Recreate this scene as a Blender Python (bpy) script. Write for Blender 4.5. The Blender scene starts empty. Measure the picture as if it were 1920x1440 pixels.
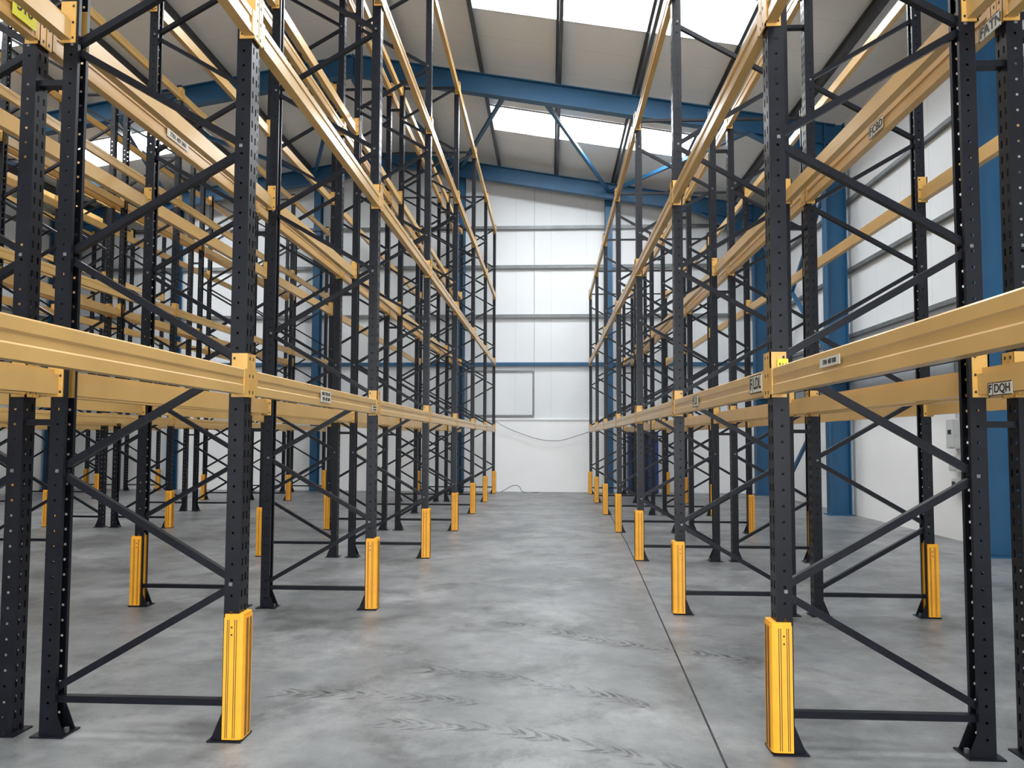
import bpy, math, random
from mathutils import Vector, Matrix
random.seed(4)
scene = bpy.context.scene
scene.view_settings.view_transform = 'Standard'
scene.view_settings.look = 'None'
scene.view_settings.exposure = 0.0

# ------------------------------------------------------------------ materials
def new_mat(name):
    m = bpy.data.materials.new(name); m.use_nodes = True
    nt = m.node_tree
    b = nt.nodes['Principled BSDF']
    return m, nt, b

def paint(name, col, rough=0.4, metal=0.0, var=0.12, scale=6.0, bump=0.0, spec=0.5, dirt=None):
    m, nt, b = new_mat(name)
    tc = nt.nodes.new('ShaderNodeTexCoord')
    n = nt.nodes.new('ShaderNodeTexNoise'); n.inputs['Scale'].default_value = scale
    n.inputs['Detail'].default_value = 4
    nt.links.new(tc.outputs['Object'], n.inputs['Vector'])
    r = nt.nodes.new('ShaderNodeValToRGB')
    d = dirt if dirt else tuple(c*(1-var) for c in col)
    r.color_ramp.elements[0].position = 0.3; r.color_ramp.elements[1].position = 0.7
    r.color_ramp.elements[0].color = (*d, 1)
    r.color_ramp.elements[1].color = (*[min(1, c*(1+var)) for c in col], 1)
    nt.links.new(n.outputs['Fac'], r.inputs['Fac'])
    nt.links.new(r.outputs['Color'], b.inputs['Base Color'])
    b.inputs['Roughness'].default_value = rough
    b.inputs['Metallic'].default_value = metal
    b.inputs['Specular IOR Level'].default_value = spec
    if bump > 0:
        bp = nt.nodes.new('ShaderNodeBump'); bp.inputs['Strength'].default_value = bump
        bp.inputs['Distance'].default_value = 0.01
        nt.links.new(n.outputs['Fac'], bp.inputs['Height'])
        nt.links.new(bp.outputs['Normal'], b.inputs['Normal'])
    return m

M_UP = paint('upright_paint', (0.0062, 0.0072, 0.0112), 0.34, 0.0, 0.25, 12, spec=0.25)
M_BEAM = paint('beam_ochre_paint', (0.565, 0.350, 0.120), 0.28, 0.0, 0.08, 3)
M_CONN = paint('connector_ochre_paint', (0.59, 0.335, 0.082), 0.38, 0.0, 0.08, 8)
M_GUARD = paint('guard_orange_plastic', (0.86, 0.38, 0.016), 0.45, 0.0, 0.08, 9)
M_BLACK = paint('black_rubber', (0.012, 0.012, 0.012), 0.6, 0, 0.1, 8)
M_BLUE = paint('steel_blue_paint', (0.010, 0.080, 0.175), 0.5, 0.0, 0.15, 1.5)
M_BLUEC = paint('cabinet_blue_paint', (0.006, 0.035, 0.16), 0.45, 0.0, 0.15, 1.5)
M_GALV = paint('galvanised_grey', (0.17, 0.18, 0.185), 0.45, 0.5, 0.15, 4)
M_PURL = paint('purlin_dark_grey', (0.070, 0.075, 0.08), 0.5, 0.3, 0.15, 4)
M_LABEL = paint('label_white', (0.60, 0.58, 0.50), 0.5, 0, 0.03, 5)
M_LABY = paint('label_yellow', (0.68, 0.66, 0.03), 0.5, 0, 0.05, 5)
M_INK = paint('label_ink', (0.01, 0.01, 0.01), 0.6, 0, 0.02, 5)
M_BOXG = paint('electrical_grey_plastic', (0.50, 0.51, 0.50), 0.45, 0, 0.04, 5)
M_WHITEC = paint('white_cable', (0.75, 0.75, 0.72), 0.5, 0, 0.03, 5)

def clad_mat(name, col, axis, pitch=1.0, line=0.006, dark=0.55):
    """panels with thin joints at a regular pitch along an object axis"""
    m, nt, b = new_mat(name)
    tc = nt.nodes.new('ShaderNodeTexCoord')
    sp = nt.nodes.new('ShaderNodeSeparateXYZ'); nt.links.new(tc.outputs['Object'], sp.inputs[0])
    def mth(op, a, bb=None):
        n = nt.nodes.new('ShaderNodeMath'); n.operation = op
        if hasattr(a, 'links'): nt.links.new(a, n.inputs[0])
        else: n.inputs[0].default_value = a
        if bb is not None:
            if hasattr(bb, 'links'): nt.links.new(bb, n.inputs[1])
            else: n.inputs[1].default_value = bb
        return n.outputs[0]
    v = sp.outputs[axis]
    fr = mth('FRACT', mth('DIVIDE', mth('ADD', v, 100.48), pitch))
    ln = mth('LESS_THAN', mth('ABSOLUTE', mth('SUBTRACT', fr, 0.5)), line/pitch)
    n = nt.nodes.new('ShaderNodeTexNoise'); n.inputs['Scale'].default_value = 0.7; n.inputs['Detail'].default_value = 5
    nt.links.new(tc.outputs['Object'], n.inputs['Vector'])
    r = nt.nodes.new('ShaderNodeValToRGB')
    r.color_ramp.elements[0].color = (*[c*0.9 for c in col], 1)
    r.color_ramp.elements[1].color = (*[min(1, c*1.06) for c in col], 1)
    nt.links.new(n.outputs['Fac'], r.inputs['Fac'])
    mx = nt.nodes.new('ShaderNodeMix'); mx.data_type = 'RGBA'
    nt.links.new(ln, mx.inputs[0]); nt.links.new(r.outputs['Color'], mx.inputs[6])
    mx.inputs[7].default_value = (*[c*dark for c in col], 1)
    nt.links.new(mx.outputs[2], b.inputs['Base Color'])
    b.inputs['Roughness'].default_value = 0.5
    return m
M_CLADX = clad_mat('cladding_white_x', (0.71, 0.73, 0.745), 0, dark=0.82)
M_CLADY = clad_mat('cladding_white_y', (0.71, 0.73, 0.745), 1, dark=0.82)
M_ROOF = clad_mat('roof_liner_grey', (0.77, 0.775, 0.765), 1, 1.0, 0.008, 0.85)

def block_mat():
    m, nt, b = new_mat('painted_blockwork')
    tc = nt.nodes.new('ShaderNodeTexCoord')
    n = nt.nodes.new('ShaderNodeTexNoise'); n.inputs['Scale'].default_value = 1.2; n.inputs['Detail'].default_value = 6
    nt.links.new(tc.outputs['Object'], n.inputs['Vector'])
    r = nt.nodes.new('ShaderNodeValToRGB')
    r.color_ramp.elements[0].color = (0.79, 0.79, 0.785, 1)
    r.color_ramp.elements[1].color = (0.88, 0.88, 0.88, 1)
    nt.links.new(n.outputs['Fac'], r.inputs['Fac'])
    nt.links.new(r.outputs['Color'], b.inputs['Base Color'])
    b.inputs['Roughness'].default_value = 0.7
    n2 = nt.nodes.new('ShaderNodeTexNoise'); n2.inputs['Scale'].default_value = 25
    nt.links.new(tc.outputs['Object'], n2.inputs['Vector'])
    bp = nt.nodes.new('ShaderNodeBump'); bp.inputs['Strength'].default_value = 0.15
    nt.links.new(n2.outputs['Fac'], bp.inputs['Height']); nt.links.new(bp.outputs['Normal'], b.inputs['Normal'])
    return m
M_BLOCK = block_mat()

def floor_mat():
    m, nt, b = new_mat('power_floated_concrete')
    tc = nt.nodes.new('ShaderNodeTexCoord')
    def noise(sc, det, dist=0.0, rough=0.55, off=0.0):
        n = nt.nodes.new('ShaderNodeTexNoise'); n.inputs['Scale'].default_value = sc
        n.inputs['Detail'].default_value = det; n.inputs['Distortion'].default_value = dist
        n.inputs['Roughness'].default_value = rough
        mp = nt.nodes.new('ShaderNodeMapping'); mp.inputs['Location'].default_value = (off, off*1.7, 0)
        nt.links.new(tc.outputs['Object'], mp.inputs['Vector'])
        nt.links.new(mp.outputs[0], n.inputs['Vector']); return n.outputs['Fac']
    def ramp(f, p0, c0, p1, c1):
        r = nt.nodes.new('ShaderNodeValToRGB')
        r.color_ramp.elements[0].position = p0; r.color_ramp.elements[0].color = (c0[0], c0[1], c0[2], 1)
        r.color_ramp.elements[1].position = p1; r.color_ramp.elements[1].color = (c1[0], c1[1], c1[2], 1)
        nt.links.new(f, r.inputs['Fac']); return r.outputs['Color']
    def mul(a, c, fac=1.0):
        x = nt.nodes.new('ShaderNodeMix'); x.data_type = 'RGBA'; x.blend_type = 'MULTIPLY'
        x.inputs[0].default_value = fac
        nt.links.new(a, x.inputs[6]); nt.links.new(c, x.inputs[7]); return x.outputs[2]
    base = ramp(noise(0.7, 9, 0.2, 0.62), 0.36, (0.150, 0.157, 0.161), 0.62, (0.262, 0.268, 0.270))
    c = mul(base, ramp(noise(4.0, 10, 0.1, 0.72, 3.1), 0.38, (0.76, 0.76, 0.77), 0.57, (1, 1, 1)))
    c = mul(c, ramp(noise(1.7, 10, 0.2, 0.72, 7.7), 0.38, (0.62, 0.615, 0.61), 0.50, (1, 1, 1)))
    c = mul(c, ramp(noise(60, 3), 0.3, (0.91, 0.91, 0.91), 0.7, (1.0, 1.0, 1.0)))
    x = nt.nodes.new('ShaderNodeMix'); x.data_type = 'RGBA'; x.blend_type = 'MIX'
    rr0 = nt.nodes.new('ShaderNodeMapRange'); rr0.inputs['From Min'].default_value = 0.52; rr0.inputs['From Max'].default_value = 0.68
    rr0.inputs['To Max'].default_value = 0.65
    nt.links.new(noise(1.2, 10, 0.3, 0.72, 12.3), rr0.inputs['Value']); nt.links.new(rr0.outputs[0], x.inputs[0])
    nt.links.new(c, x.inputs[6]); x.inputs[7].default_value = (0.35, 0.352, 0.35, 1)
    nt.links.new(x.outputs[2], b.inputs['Base Color'])
    rr = nt.nodes.new('ShaderNodeMapRange'); rr.inputs['To Min'].default_value = 0.26; rr.inputs['To Max'].default_value = 0.56
    nt.links.new(noise(2.2, 7), rr.inputs['Value']); nt.links.new(rr.outputs[0], b.inputs['Roughness'])
    bp = nt.nodes.new('ShaderNodeBump'); bp.inputs['Strength'].default_value = 0.05; bp.inputs['Distance'].default_value = 0.01
    nt.links.new(noise(9, 6), bp.inputs['Height']); nt.links.new(bp.outputs['Normal'], b.inputs['Normal'])
    return m
M_FLOOR = floor_mat()
M_JOINT = paint('joint_sealant', (0.05, 0.05, 0.05), 0.8, 0, 0.3, 10, spec=0.1)

def mark_mat():
    m, nt, b = new_mat('tyre_rubber_scuff')
    b.inputs['Base Color'].default_value = (0.05, 0.05, 0.052, 1)
    b.inputs['Roughness'].default_value = 0.8
    b.inputs['Specular IOR Level'].default_value = 0.1
    tc = nt.nodes.new('ShaderNodeTexCoord')
    n = nt.nodes.new('ShaderNodeTexNoise'); n.inputs['Scale'].default_value = 6; n.inputs['Detail'].default_value = 8
    n.inputs['Roughness'].default_value = 0.7
    nt.links.new(tc.outputs['Object'], n.inputs['Vector'])
    mr = nt.nodes.new('ShaderNodeMapRange'); mr.inputs['From Min'].default_value = 0.38; mr.inputs['From Max'].default_value = 0.64
    mr.inputs['To Min'].default_value = 0.03; mr.inputs['To Max'].default_value = 0.45
    nt.links.new(n.outputs['Fac'], mr.inputs['Value'])
    nt.links.new(mr.outputs[0], b.inputs['Alpha'])
    return m
M_MARK = mark_mat()

def emis(name, col, st):
    m, nt, b = new_mat(name)
    b.inputs['Base Color'].default_value = (0.8, 0.8, 0.8, 1)
    b.inputs['Emission Color'].default_value = (*col, 1)
    b.inputs['Emission Strength'].default_value = st
    return m
M_SKY = emis('translucent_rooflight', (0.93, 0.97, 1.0), 26.0)

# ------------------------------------------------------------------ mesh builder
class MB:
    def __init__(s): s.v = []; s.f = []; s.m = []; s.mats = []
    def mi(s, mat):
        if mat not in s.mats: s.mats.append(mat)
        return s.mats.index(mat)
    def quad(s, pts, mat):
        i = len(s.v); s.v += [tuple(p) for p in pts]; s.f.append(tuple(range(i, i+len(pts)))); s.m.append(s.mi(mat))
    def box(s, x0, x1, y0, y1, z0, z1, mat):
        i = len(s.v)
        s.v += [(x0,y0,z0),(x1,y0,z0),(x1,y1,z0),(x0,y1,z0),(x0,y0,z1),(x1,y0,z1),(x1,y1,z1),(x0,y1,z1)]
        for f in ((0,3,2,1),(4,5,6,7),(0,1,5,4),(1,2,6,5),(2,3,7,6),(3,0,4,7)):
            s.f.append(tuple(i+k for k in f)); s.m.append(s.mi(mat))
    def bar(s, p0, p1, w, h, mat, side=None, off=(0,0)):
        """box along p0->p1; w along side vector, h along the third axis"""
        p0 = Vector(p0); p1 = Vector(p1); d = (p1-p0).normalized()
        sd = Vector(side) if side else d.cross(Vector((0,0,1)))
        if sd.length < 1e-4: sd = Vector((1,0,0))
        sd = (sd - d*sd.dot(d)).normalized(); up = sd.cross(d).normalized()
        o = sd*off[0] + up*off[1]
        i = len(s.v)
        for p in (p0, p1):
            for a, b in ((-1,-1),(1,-1),(1,1),(-1,1)):
                s.v.append(tuple(p + o + sd*(a*w/2) + up*(b*h/2)))
        for f in ((0,1,2,3),(7,6,5,4),(0,4,5,1),(1,5,6,2),(2,6,7,3),(3,7,4,0)):
            s.f.append(tuple(i+k for k in f)); s.m.append(s.mi(mat))
    def prism(s, prof, fn, a, b, mat):
        """prof: list of 2D pts; fn(p,t)->3D; extruded from t=a to t=b"""
        n = len(prof); i = len(s.v)
        s.v += [tuple(fn(p, a)) for p in prof] + [tuple(fn(p, b)) for p in prof]
        k = s.mi(mat)
        for j in range(n):
            q = (j+1) % n
            s.f.append((i+j, i+q, i+n+q, i+n+j)); s.m.append(k)
        s.f.append(tuple(i+j for j in range(n))[::-1]); s.m.append(k)
        s.f.append(tuple(i+n+j for j in range(n))); s.m.append(k)
    def ibeam(s, p0, p1, depth, width, mat, side, t=0.02):
        s.bar(p0, p1, t, depth, mat, side)
        s.bar(p0, p1, width, t, mat, side, (0, depth/2))
        s.bar(p0, p1, width, t, mat, side, (0, -depth/2))
    def mesh(s, name):
        me = bpy.data.meshes.new(name); me.from_pydata(s.v, [], s.f)
        for mt in s.mats: me.materials.append(mt)
        me.polygons.foreach_set('material_index', s.m); me.update()
        return me
    def obj(s, name, loc=(0,0,0), parent=None):
        o = bpy.data.objects.new(name, s.mesh(name)); scene.collection.objects.link(o)
        o.location = loc
        if parent: o.parent = parent
        return o

# ------------------------------------------------------------------ constants
Y0 = 3.67; BAY = 2.8; KS = list(range(-2, 7))
D = 0.975; CW = 0.045; CD = 0.075
LEVELS = [1.72, 3.52, 5.34, 7.15]
YW = 21.2; XR = 5.95; XL = -14.15; YF = -8.5
RX = -4.1; RZ = 9.62; SL = 0.17
def zs(x, off=0.0): return RZ + off - SL*abs(x-RX)

# ------------------------------------------------------------------ rack parts
def column(mb, X, H):
    """X maps local section depth (0 = outer face) to frame x"""
    P = 0.075; n = int(H/P)
    ys = [-CW, -0.027, -0.014, 0.014, 0.027, CW]
    for c in (0, 2, 4):
        mb.quad([(X(0), ys[c], 0), (X(0), ys[c+1], 0), (X(0), ys[c+1], H), (X(0), ys[c], H)], M_UP)
    for c in (1, 3):
        for k in range(n):
            z = k*P
            mb.quad([(X(0), ys[c], z+0.036), (X(0), ys[c+1], z+0.036), (X(0), ys[c+1], z+P), (X(0), ys[c], z+P)], M_UP)
        mb.quad([(X(0), ys[c], n*P), (X(0), ys[c+1], n*P), (X(0), ys[c+1], H), (X(0), ys[c], H)], M_UP)
    a, b, r = 0.030, 0.050, 0.0068; cx = (a+b)/2
    for sy in (-CW, CW):
        for x0, x1 in ((0, a), (b, CD)):
            mb.quad([(X(x0), sy, 0), (X(x1), sy, 0), (X(x1), sy, H), (X(x0), sy, H)], M_UP)
        for k in range(n):
            z = k*P; zc = z+0.01
            mb.quad([(X(a), sy, z+0.02), (X(b), sy, z+0.02), (X(b), sy, z+P), (X(a), sy, z+P)], M_UP)
            o = []; q = []
            for j in range(8):
                t = math.radians(45*j)
                c, s_ = math.cos(t), math.sin(t); mx = max(abs(c), abs(s_))
                o.append((X(cx+c/mx*0.01), sy, zc+s_/mx*0.01)); q.append((X(cx+c*r), sy, zc+s_*r))
            for j in range(8):
                jj = (j+1) % 8
                mb.quad([o[j], o[jj], q[jj], q[j]], M_UP)
        mb.quad([(X(a), sy, n*P), (X(b), sy, n*P), (X(b), sy, H), (X(a), sy, H)], M_UP)
        s2 = 0.024 if sy > 0 else -0.024
        mb.quad([(X(CD), sy, 0), (X(CD), s2, 0), (X(CD), s2, H), (X(CD), sy, H)], M_UP)
    xa, xb = sorted((X(-0.03), X(0.135)))
    mb.box(xa, xb, -0.07, 0.07, 0.0, 0.008, M_UP)
    for sy in (-0.047, 0.041):
        mb.prism([(X(CD), 0.008), (X(0.125), 0.008), (X(CD), 0.13)], lambda p, t: (p[0], t, p[1]), sy, sy+0.006, M_UP)
    xa, xb = sorted((X(0.10), X(0.118)))
    mb.box(xa, xb, -0.009, 0.009, 0.008, 0.03, M_GALV)

def build_frame(H):
    mb = MB()
    column(mb, lambda d: d, H)
    column(mb, lambda d: D-d, H)
    xi, xo = D-0.045, 0.045
    mb.bar((xo, 0, 0.17), (xi, 0, 0.17), 0.036, 0.032, M_UP, (0,1,0))
    z = 0.20; inner = True
    while z + 0.50 < H-0.12:
        a = (xi if inner else xo, 0, z+0.015); b = (xo if inner else xi, 0, z+0.525)
        mb.bar(a, b, 0.034, 0.034, M_UP, (0,1,0))
        z += 0.54; inner = not inner
        xn = xi if inner else xo
        mb.bar((xn, -0.047, z), (xn, 0.047, z), 0.016, 0.016, M_GALV, (1,0,0))
    mb.bar((xo, 0, H-0.12), (xi, 0, H-0.12), 0.036, 0.032, M_UP, (0,1,0))
    return mb.mesh('upright_frame')

def build_guard():
    mb = MB()
    prof = [(0.065,-0.062),(-0.012,-0.062),(-0.026,-0.056),(-0.032,-0.042),(-0.032,0.042),(-0.026,0.056),(-0.012,0.062),(0.065,0.062)]
    mb.prism(prof, lambda p, t: (p[0], p[1], t), 0.012, 0.585, M_GUARD)
    prof2 = [(x*0.96+0.001, y*0.93) for x, y in prof]
    mb.prism(prof2, lambda p, t: (p[0], p[1], t), 0.585, 0.60, M_GUARD)
    for y in (-0.026, -0.013, 0.013, 0.026):
        mb.box(-0.0335, -0.031, y-0.0020, y+0.0020, 0.02, 0.575, M_BLACK)
    for x in (0.004, 0.013, 0.041, 0.049):
        for sy in (-1, 1):
            ya, yb = sorted((sy*0.061, sy*0.0632))
            mb.box(x-0.0015, x+0.0015, ya, yb, 0.02, 0.575, M_BLACK)
    for z in (0.50, 0.535):
        for sy in (-1, 1):
            ya, yb = sorted((sy*0.061, sy*0.0645))
            mb.box(0.024, 0.031, ya, yb, z, z+0.008, M_BLACK)
    return mb.mesh('upright_guard')

def build_beams(levels):
    """all beams of one bay, local y=0 at first column centre"""
    mb = MB()
    prof = [(-0.012,-0.062),(-0.012,-0.020),(-0.006,-0.014),(-0.006,0.014),(-0.012,0.020),(-0.012,0.056),(-0.006,0.062),(0.018,0.062),(0.018,0.034),(0.040,0.034),(0.040,-0.062)]
    for z in levels:
        for X in ((lambda d: d), (lambda d: D-d)):
            mb.prism(prof, lambda p, t: (X(p[0]), t, z+p[1]), CW+0.004, BAY-CW-0.004, M_BEAM)
            for y0, sg in ((0.0, 1), (BAY, -1)):
                e = y0 + sg*CW
                ya, yb = sorted((e, e+sg*0.006)); xa, xb = sorted((X(-0.016), X(0.062)))
                mb.box(xa, xb, ya, yb, z-0.075, z+0.14, M_CONN)        # end plate
                ya, yb = sorted((e+sg*0.006, y0+sg*0.004)); xa, xb = sorted((X(-0.016), X(-0.008)))
                mb.box(xa, xb, ya, yb, z-0.075, z+0.14, M_CONN)        # face plate
                ya, yb = sorted((e, e+sg*0.035))
                mb.box(xa, xb, ya, yb, z-0.062, z+0.062, M_CONN)
                for dz in (-0.05, 0.03, 0.115):                        # hooks
                    ya, yb = sorted((y0+sg*0.015, y0+sg*0.027)); xc, xd = sorted((X(-0.0165), X(-0.015)))
                    mb.box(xc, xd, ya, yb, z+dz-0.008, z+dz+0.008, M_INK)
                    xc, xd = sorted((X(0.044), X(0.054)))
                    mb.box(xc, xd, y0+sg*CW+(0.006 if sg > 0 else -0.0075), y0+sg*CW+(0.0075 if sg > 0 else -0.006), z+dz-0.006, z+dz+0.006, M_INK)
    return mb.mesh('bay_beams')

ME_GUARD = build_guard()
TALL = (build_frame(7.33), build_beams(LEVELS))
LOW = (build_frame(5.52), build_beams(LEVELS[:3]))

def add(name, me, parent, loc):
    o = bpy.data.objects.new(name, me); scene.collection.objects.link(o); o.parent = parent; o.location = loc
    return o

def rack(xface, flip, spacers, kind):
    e = bpy.data.objects.new('pallet_rack', None); scene.collection.objects.link(e)
    e.location = (xface, 0, 0)
    if flip: e.rotation_euler = (0, 0, math.pi)
    s = -1 if flip else 1
    for i, k in enumerate(KS):
        y = (Y0+BAY*k)*s
        add('frame_%d' % (i+1), kind[0], e, (0, y, 0))
        add('guard_%d' % (i+1), ME_GUARD, e, (0, y, 0))
        if k < KS[-1]:
            add('beams_%d' % (i+1), kind[1], e, (0, y - (BAY if flip else 0), 0))
    if spacers:
        mb = MB()
        for k in KS:
            y = (Y0+BAY*k)*s
            for z in (1.52, 3.25, 5.0, 6.85)[:4 if kind is TALL else 3]:
                mb.bar((D-0.01, y, z), (D+0.150, y, z), 0.05, 0.03, M_UP, (0,1,0))
        mb.obj('row_spacers', (0,0,0), e)
    return e

rack(1.05, False, True, LOW)
rack(3.145, True, False, LOW)
rack(-1.495, True, True, TALL)
rack(-3.585, False, False, TALL)
rack(-6.145, True, True, TALL)
rack(-8.235, False, False, TALL)
rack(-10.79, True, True, TALL)
rack(-12.88, False, False, TALL)

# ------------------------------------------------------------------ room shell
mb = MB(); mb.box(XL-0.2, XR+0.2, YF-0.2, YW+0.2, -0.2, 0.0, M_FLOOR); mb.obj('floor')

def gable(mb, y0, y1, mat_up, mat_lo, zl=2.03):
    mb.box(XL, XR, y0, y1, 0, zl, mat_lo)
    prof = [(XL, zl), (XR, zl), (XR, zs(XR)), (RX, zs(RX)), (XL, zs(XL))]
    mb.prism(prof, lambda p, t: (p[0], t, p[1]), y0, y1, mat_up)
mb = MB(); gable(mb, YW, YW+0.2, M_CLADX, M_BLOCK)
mb.box(XL, XR, YW-0.03, YW, 2.0, 2.06, M_BLOCK)
mb.obj('wall_back')
mb = MB()
dx0, dx1, dz = -4.5, 3.5, 4.6
mb.box(XL, dx0, YF-0.2, YF, 0, dz, M_BLOCK); mb.box(dx1, XR, YF-0.2, YF, 0, dz, M_BLOCK)
mb.prism([(XL, dz), (XR, dz), (XR, zs(XR)), (RX, zs(RX)), (XL, zs(XL))], lambda p, t: (p[0], t, p[1]), YF-0.2, YF, M_CLADX)
mb.obj('wall_front')
mb = MB(); mb.box(XR, XR+0.2, YF-0.2, YW+0.2, 0, 2.03, M_BLOCK); mb.box(XR, XR+0.2, YF-0.2, YW+0.2, 2.03, zs(XR), M_CLADY); mb.obj('wall_right')
mb = MB(); mb.box(XL-0.2, XL, YF-0.2, YW+0.2, 0, 2.03, M_BLOCK); mb.box(XL-0.2, XL, YF-0.2, YW+0.2, 2.03, zs(XL), M_CLADY); mb.obj('wall_left')
mb = MB()
prof = [(XL-0.2, zs(XL-0.2)), (RX, RZ), (XR+0.2, zs(XR+0.2)), (XR+0.2, zs(XR+0.2)+0.12), (RX, RZ+0.12), (XL-0.2, zs(XL-0.2)+0.12)]
mb.prism(prof, lambda p, t: (p[0], t, p[1]), YF-0.2, YW+0.2, M_ROOF)
mb.obj('ceiling')

# purlins
PX = [-3.0+1.58*i for i in range(6)]; PXL = [2*RX-x for x in PX]
mb = MB()
for x in PX+PXL:
    z = zs(x)
    mb.box(x-0.008, x+0.008, YF, YW, z-0.20, z-0.005, M_PURL)
    mb.box(x-0.008, x+0.06, YF, YW, z-0.205, z-0.197, M_PURL)
    mb.box(x-0.06, x+0.008, YF, YW, z-0.03, z-0.022, M_PURL)
mb.obj('roof_purlins')

# rooflights
FR = [-6.0, -0.7, 4.6, 9.9, 15.2, 20.5]
SY = [(-4.15, -2.85), (1.15, 2.45), (6.45, 7.75), (11.7, 13.05), (17.0, 18.35)]
for (ya, yb) in SY:
    for xs in (PX[1:5], sorted(PXL)[1:4]):
        mb = MB()
        for a, b in zip(xs[:-1], xs[1:]):
            a2, b2 = a+0.03, b-0.03
            mb.prism([(a2, zs(a2)-0.025), (b2, zs(b2)-0.025), (b2, zs(b2)-0.012), (a2, zs(a2)-0.012)], lambda p, t: (p[0], t, p[1]), ya, yb, M_SKY)
        for yy in (ya, yb):
            mb.bar((xs[0], yy, zs(xs[0])-0.02), (xs[-1], yy, zs(xs[-1])-0.02), 0.03, 0.03, M_BOXG)
        mb.obj('roof_skylight')

# portal frames
for y in FR:
    mb = MB(); zc = -0.41
    mb.ibeam((RX, y, zs(RX, zc)), (XR-0.3, y, zs(XR-0.3, zc)), 0.40, 0.19, M_BLUE, (0,1,0))
    mb.ibeam((RX, y, zs(RX, zc)), (XL+0.3, y, zs(XL+0.3, zc)), 0.40, 0.19, M_BLUE, (0,1,0))
    for sx, xe in ((1, XR-0.1), (-1, XL+0.1)):
        xi = xe - sx*0.40; xm = (xe+xi)/2
        top = zs(xi) - 0.22
        mb.box(min(xe, xe-sx*0.02), max(xe, xe-sx*0.02), y-0.12, y+0.12, 0.02, top, M_BLUE)
        mb.box(min(xi, xi+sx*0.02), max(xi, xi+sx*0.02), y-0.12, y+0.12, 0.02, top, M_BLUE)
        mb.box(min(xi, xe), max(xi, xe), y-0.008, y+0.008, 0.02, top, M_BLUE)
        mb.box(min(xi, xe)-0.05, max(xi, xe)+0.03, y-0.17, y+0.17, 0.0, 0.02, M_BLUE)
        xh = xi - sx*1.5
        p = [(xi, zs(xi)-0.6), (xh, zs(xh)-0.6), (xi, zs(xi)-1.15)]
        mb.prism(p, lambda q, t: (q[0], t, q[1]), y-0.008, y+0.008, M_BLUE)
        mb.bar((xh, y, zs(xh)-0.6), (xi, y, zs(xi)-1.15), 0.19, 0.02, M_BLUE, (0,1,0))
        mb.box(min(xi,xe), max(xi,xe), y-0.12, y+0.12, zs(xi)-1.16, zs(xi)-1.14, M_BLUE)
    mb.box(RX-0.012, RX+0.012, y-0.11, y+0.11, RZ-0.78, RZ-0.2, M_BLUE)
    mb.obj('steel_portal_frame')

# gable posts on the back wall
for x in (1.62, -2.5, -6.6, -10.7):
    mb = MB(); y = 20.98; t = zs(x)-0.25
    mb.box(x-0.10, x+0.10, y-0.13, y-0.115, 0, t, M_BLUE); mb.box(x-0.10, x+0.10, y+0.115, y+0.13, 0, t, M_BLUE)
    mb.box(x-0.007, x+0.007, y-0.12, y+0.12, 0, t, M_BLUE)
    mb.obj('steel_gable_post')

# horizontal sheeting rails
n = 0
for z in (6.33, 4.93, 7.45):
    n += 1; mb = MB(); mb.box(XL+0.1, XR-0.1, YW-0.09, YW-0.004, z-0.035, z+0.035, M_GALV)
    mb.box(XL+0.1, XR-0.1, YW-0.10, YW-0.09, z-0.06, z+0.035, M_GALV); mb.obj('trim_%d' % n)
n += 1; mb = MB(); mb.box(XL+0.1, XR-0.1, YW-0.10, YW-0.004, 3.51, 3.61, M_BLUE); mb.obj('trim_%d' % n)
for z in (3.5, 4.80, 6.18, 7.2):
    n += 1; mb = MB(); mb.box(XR-0.09, XR-0.004, YF, YW-0.12, z-0.035, z+0.035, M_GALV); mb.obj('trim_%d' % n)
    n += 1; mb = MB(); mb.box(XL+0.004, XL+0.09, YF, YW-0.12, z-0.035, z+0.035, M_GALV); mb.obj('trim_%d' % n)

# framed panel (sealed opening) on the back wall
mb = MB(); xa, xb, za, zb = -2.35, -0.48, 2.12, 3.36; y = YW-0.005
mb.box(xa, xb, y-0.02, y, za, zb, M_CLADX)
for (a, b, c, d) in ((xa, xb, za-0.03, za+0.02), (xa, xb, zb-0.02, zb+0.03), (xa-0.03, xa+0.02, za, zb), (xb-0.02, xb+0.03, za, zb)):
    mb.box(a, b, y-0.05, y+0.003, c, d, M_GALV)
mb.obj('window_1')
mb = MB(); mb.box(-0.46, -0.435, YW-0.03, YW-0.003, 2.06, zs(-0.45)-0.02, M_BOXG); mb.obj('trim_20')

# eaves side ties + wall bracing (right)
mb = MB()
mb.ibeam((5.62, 9.9, 2.75), (5.62, 20.5, 2.75), 0.36, 0.17, M_BLUE, (1,0,0))
mb.bar((5.62, 15.2, 2.6), (5.62, 18.6, 0.3), 0.07, 0.07, M_BLUE)
mb.bar((5.62, 20.3, 6.8), (5.62, 15.3, 3.0), 0.07, 0.07, M_BLUE)
mb.bar((5.62, 15.3, 6.8), (5.62, 20.3, 3.0), 0.07, 0.07, M_BLUE)
mb.obj('wall_bracing')

# roof bracing
mb = MB()
def rb(x0, y0, x1, y1):
    mb.bar((x0, y0, zs(x0)-0.42), (x1, y1, zs(x1)-0.42), 0.08, 0.08, M_BLUE)
rb(-0.2, 15.3, 1.6, 20.5); rb(-0.9, 15.3, -2.5, 20.5); rb(1.62, 20.5, 4.2, 15.3)
rb(-6.6, 20.5, -4.4, 15.3); rb(-6.6, 20.5, -8.8, 15.3); rb(-10.7, 20.5, -9.2, 15.3); rb(-10.7, 20.5, -13, 15.3)
rb(-2.5, 20.5, -3.9, 15.3)
mb.obj('roof_bracing')

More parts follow.
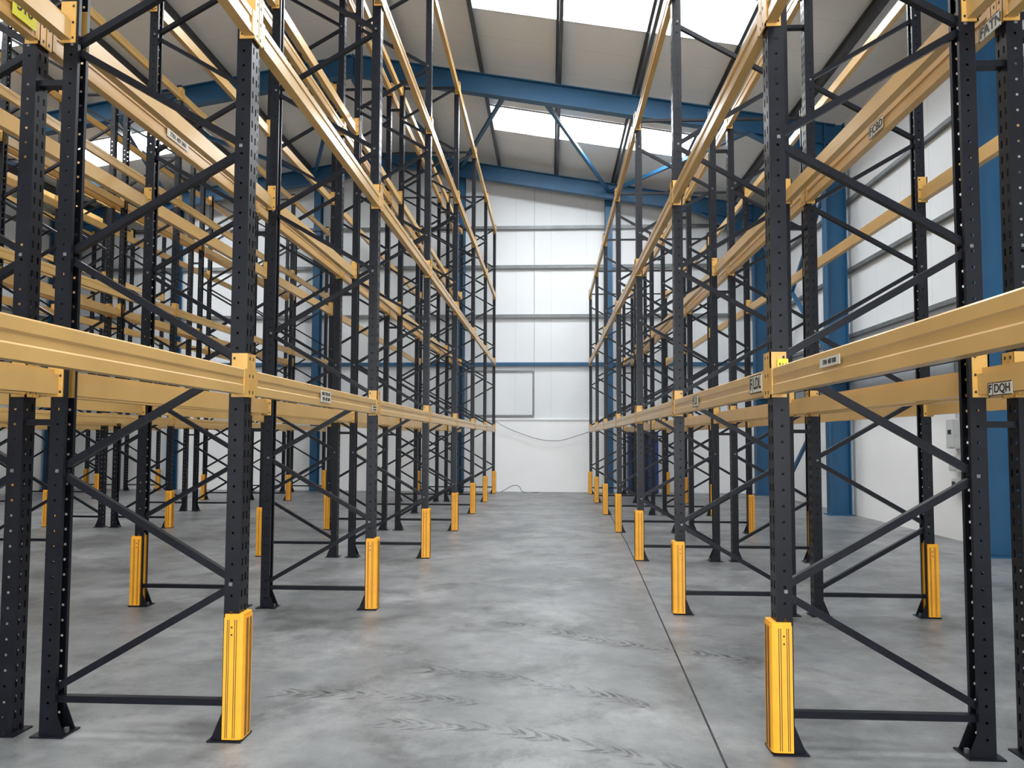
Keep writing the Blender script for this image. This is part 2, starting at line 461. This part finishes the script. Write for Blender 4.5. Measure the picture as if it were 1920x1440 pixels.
# ------------------------------------------------------------------ floor details
mb = MB(); mb.bar((0.76, 3.0, 0.0015), (1.07, 10.7, 0.0015), 0.010, 0.003, M_JOINT)
mb.bar((1.07, 10.7, 0.0015), (1.28, 21.1, 0.0015), 0.010, 0.003, M_JOINT)
mb.bar((0.62, -1.0, 0.0015), (0.76, 3.0, 0.0015), 0.010, 0.003, M_JOINT)
mb.obj('floor_expansion_joint')

def track(pts, w):
    mb = MB()
    P = [Vector((x, y)) for x, y in pts]
    L = [0.0]
    for a, b in zip(P[:-1], P[1:]): L.append(L[-1]+(b-a).length)
    s = 0.0
    while s < L[-1]:
        for i in range(len(P)-1):
            if L[i] <= s <= L[i+1]:
                t = (s-L[i])/(L[i+1]-L[i]); c = P[i].lerp(P[i+1], t); d = (P[i+1]-P[i]).normalized(); break
        nrm = Vector((-d.y, d.x))
        for sg in (-1, 1):
            if random.random() < 0.2: continue
            th = 0.028+0.02*random.random(); ww = w*(0.6+0.5*random.random()); jit = d*random.uniform(-0.012, 0.012)
            q = []
            for j in range(6):
                u = j/5
                q.append(c + jit + nrm*sg*ww*(0.04+0.46*u) - d*(0.05*u*u*2))
            for j in range(5):
                a, b = q[j], q[j+1]
                t0 = th*(1-0.12*j)
                mb.quad([(a.x, a.y, 0.0012), (b.x, b.y, 0.0012), (b.x+d.x*t0, b.y+d.y*t0, 0.0012), (a.x+d.x*th, a.y+d.y*th, 0.0012)], M_MARK)
        s += 0.066
    mb.obj('tyre_marks')
track([(0.0, 5.80), (0.35, 5.55), (0.85, 5.32), (1.35, 5.1)], 0.20)
track([(-0.75, 4.78), (-0.35, 4.72), (0.1, 4.50), (0.55, 4.20)], 0.17)
track([(-1.55, 4.30), (-1.0, 4.32), (-0.4, 4.22)], 0.17)
track([(-0.85, 3.90), (-0.3, 3.85), (0.3, 3.62), (0.7, 3.3)], 0.16)
track([(-0.35, 6.0), (-0.1, 5.95)], 0.18)

# ------------------------------------------------------------------ labels
def label(loc, w, h, rows, face, mat=M_LABEL, boxed=False, name='beam_label'):
    e = bpy.data.objects.new(name, None); scene.collection.objects.link(e)
    e.location = loc; e.rotation_euler = (math.pi/2, 0, face)
    mb = MB(); mb.box(-w/2, w/2, -h/2, h/2, -0.002, 0.0, mat)
    if boxed:
        t = 0.004; x1 = -w/2+h*0.62
        mb.box(x1-t/2, x1+t/2, -h/2, h/2, 0, 0.0008, M_INK)
        mb.box(-w/2, w/2, h/2-t, h/2, 0, 0.0008, M_INK); mb.box(-w/2, w/2, -h/2, -h/2+t, 0, 0.0008, M_INK)
        mb.box(-w/2, -w/2+t, -h/2, h/2, 0, 0.0008, M_INK)
    mb.obj('plate', (0,0,0), e)
    for i, (txt, size, x, y) in enumerate(rows):
        c = bpy.data.curves.new('lettering', 'FONT'); c.body = txt; c.size = size
        c.align_x = 'CENTER'; c.align_y = 'CENTER'; c.extrude = 0.0004; c.offset = size*0.02
        c.materials.append(M_INK)
        o = bpy.data.objects.new('lettering_%d' % (i+1), c); scene.collection.objects.link(o)
        o.parent = e; o.location = (x, y, 0.001)
R = -math.pi/2; L_ = math.pi/2
def flab(loc, code, w=0.20, h=0.078):
    label(loc, w, h, [('F', h*0.88, -w/2+h*0.31, 0), (code, h*0.88, h*0.31, 0)], R, boxed=True)
flab((1.032, 3.86, 1.725), 'LDL', 0.22, 0.09)
flab((1.981, 3.44, 1.675), 'DQH', 0.18, 0.06)
flab((2.148, 3.72, 3.47), 'ATN', 0.18, 0.08)
flab((2.148, 5.02, 3.51), 'CBD', 0.21, 0.085)
flab((1.032, 5.45, 1.72), 'LD', 0.19, 0.08)
label((1.032, 2.85, 1.735), 0.20, 0.035, [('7701 487 000', 0.024, 0, 0)], R)
def num(loc, w=0.22, h=0.075):
    label(loc, w, h, [('0002 7902 601', h*0.40, 0, h*0.22), ('7701 487 060', h*0.40, 0, -h*0.22)], L_)
num((-1.477, 4.92, 1.72)); num((-2.592, 5.05, 3.54), 0.30, 0.10); num((-1.477, 6.3, 1.70), 0.16, 0.05)
label((1.090, 3.60, 1.77), 0.05, 0.11, [('516', 0.026, 0, 0.025), ('SWL', 0.022, 0, -0.02)], 0, M_LABY, name='bay_sign')
label((-2.588, 3.50, 3.55), 0.17, 0.13, [('516', 0.075, 0, 0.0)], L_, M_LABY, name='bay_sign')

# ------------------------------------------------------------------ wall equipment
def curve(name, pts, r, mat):
    c = bpy.data.curves.new(name, 'CURVE'); c.dimensions = '3D'; c.bevel_depth = r; c.bevel_resolution = 2
    s = c.splines.new('BEZIER'); s.bezier_points.add(len(pts)-1)
    for p, q in zip(s.bezier_points, pts):
        p.co = q; p.handle_left_type = 'AUTO'; p.handle_right_type = 'AUTO'
    c.materials.append(mat)
    o = bpy.data.objects.new(name, c); scene.collection.objects.link(o); return o
curve('hanging_cable', [(-1.6, 21.08, 1.98), (-0.9, 21.1, 1.65), (0.1, 21.1, 1.42), (0.8, 21.1, 1.58), (1.5, 20.95, 1.85)], 0.009, M_GALV)
curve('floor_cable', [(-1.35, 20.9, 0.02), (-0.9, 21.0, 0.18), (-0.75, 20.9, 0.02), (-0.3, 20.8, 0.015)], 0.01, M_GALV)
curve('wall_cable', [(5.93, 11.1, 1.5), (5.85, 10.6, 1.35), (5.80, 10.3, 0.9), (5.9, 9.9, 0.4)], 0.008, M_WHITEC)
def ebox(name, y, z, w, h, d):
    mb = MB(); mb.box(XR-d, XR-0.001, y-w/2, y+w/2, z-h/2, z+h/2, M_BOXG)
    mb.box(XR-d-0.012, XR-d, y-w/2+0.015, y+w/2-0.015, z-h/2+0.015, z+h/2-0.015, M_BOXG)
    mb.box(XR-d-0.02, XR-d-0.01, y-0.04, y+0.04, z, z+0.06, M_BLACK)
    mb.obj(name)
ebox('electrical_isolator', 11.35, 1.55, 0.22, 0.42, 0.13)
ebox('electrical_isolator', 11.35, 1.12, 0.20, 0.22, 0.11)
ebox('electrical_isolator', 11.35, 0.80, 0.16, 0.20, 0.09)
mb = MB(); mb.box(XR-0.05, XR-0.002, 11.32, 11.36, 1.78, 2.9, M_BOXG); mb.obj('cable_conduit')
# blue locker by the back wall
mb = MB(); x0, x1 = 2.12, 2.92; y0, y1 = 20.70, 21.10
mb.box(x0, x1, y0, y1, 0.03, 1.68, M_BLUEC); mb.box(x0+0.02, x1-0.02, y0+0.02, y1-0.02, 0, 0.03, M_BLACK)
for a, b in ((x0+0.02, (x0+x1)/2-0.006), ((x0+x1)/2+0.006, x1-0.02)):
    mb.box(a, b, y0-0.015, y0, 0.07, 1.65, M_BLUEC)
    for k in range(4): mb.box(a+0.08, b-0.08, y0-0.018, y0-0.014, 1.40+k*0.04, 1.412+k*0.04, M_BLACK)
mb.box((x0+x1)/2-0.05, (x0+x1)/2-0.03, y0-0.04, y0-0.015, 0.8, 0.95, M_GALV)
mb.obj('steel_cabinet')

# ------------------------------------------------------------------ light
w = bpy.data.worlds.new('World'); scene.world = w; w.use_nodes = True
w.node_tree.nodes['Background'].inputs[0].default_value = (0.85, 0.92, 1, 1)
w.node_tree.nodes['Background'].inputs[1].default_value = 1.2
ld = bpy.data.lights.new('loading_door_daylight', 'AREA'); ld.shape = 'RECTANGLE'; ld.size = 7.8; ld.size_y = 4.4
ld.energy = 1600; ld.color = (0.96, 0.985, 1.0)
lo = bpy.data.objects.new('loading_door_daylight', ld); scene.collection.objects.link(lo)
lo.location = (-0.5, YF-0.05, 2.3); lo.rotation_euler = (math.pi/2, 0, 0)

# ------------------------------------------------------------------ camera
cd = bpy.data.cameras.new('camera'); cam = bpy.data.objects.new('camera', cd); scene.collection.objects.link(cam)
cd.sensor_width = 36; cd.lens = 36*1420/1920; cd.clip_start = 0.05; cd.clip_end = 200
cd.shift_y = 0.0146
cam.location = (0, 0, 1.44)
rot = Matrix.Rotation(math.radians(2.9), 3, 'Z') @ Matrix.Rotation(math.radians(90+3.1), 3, 'X') @ Matrix.Rotation(math.radians(0.2), 3, 'Z')
cam.rotation_euler = rot.to_euler()
scene.camera = cam
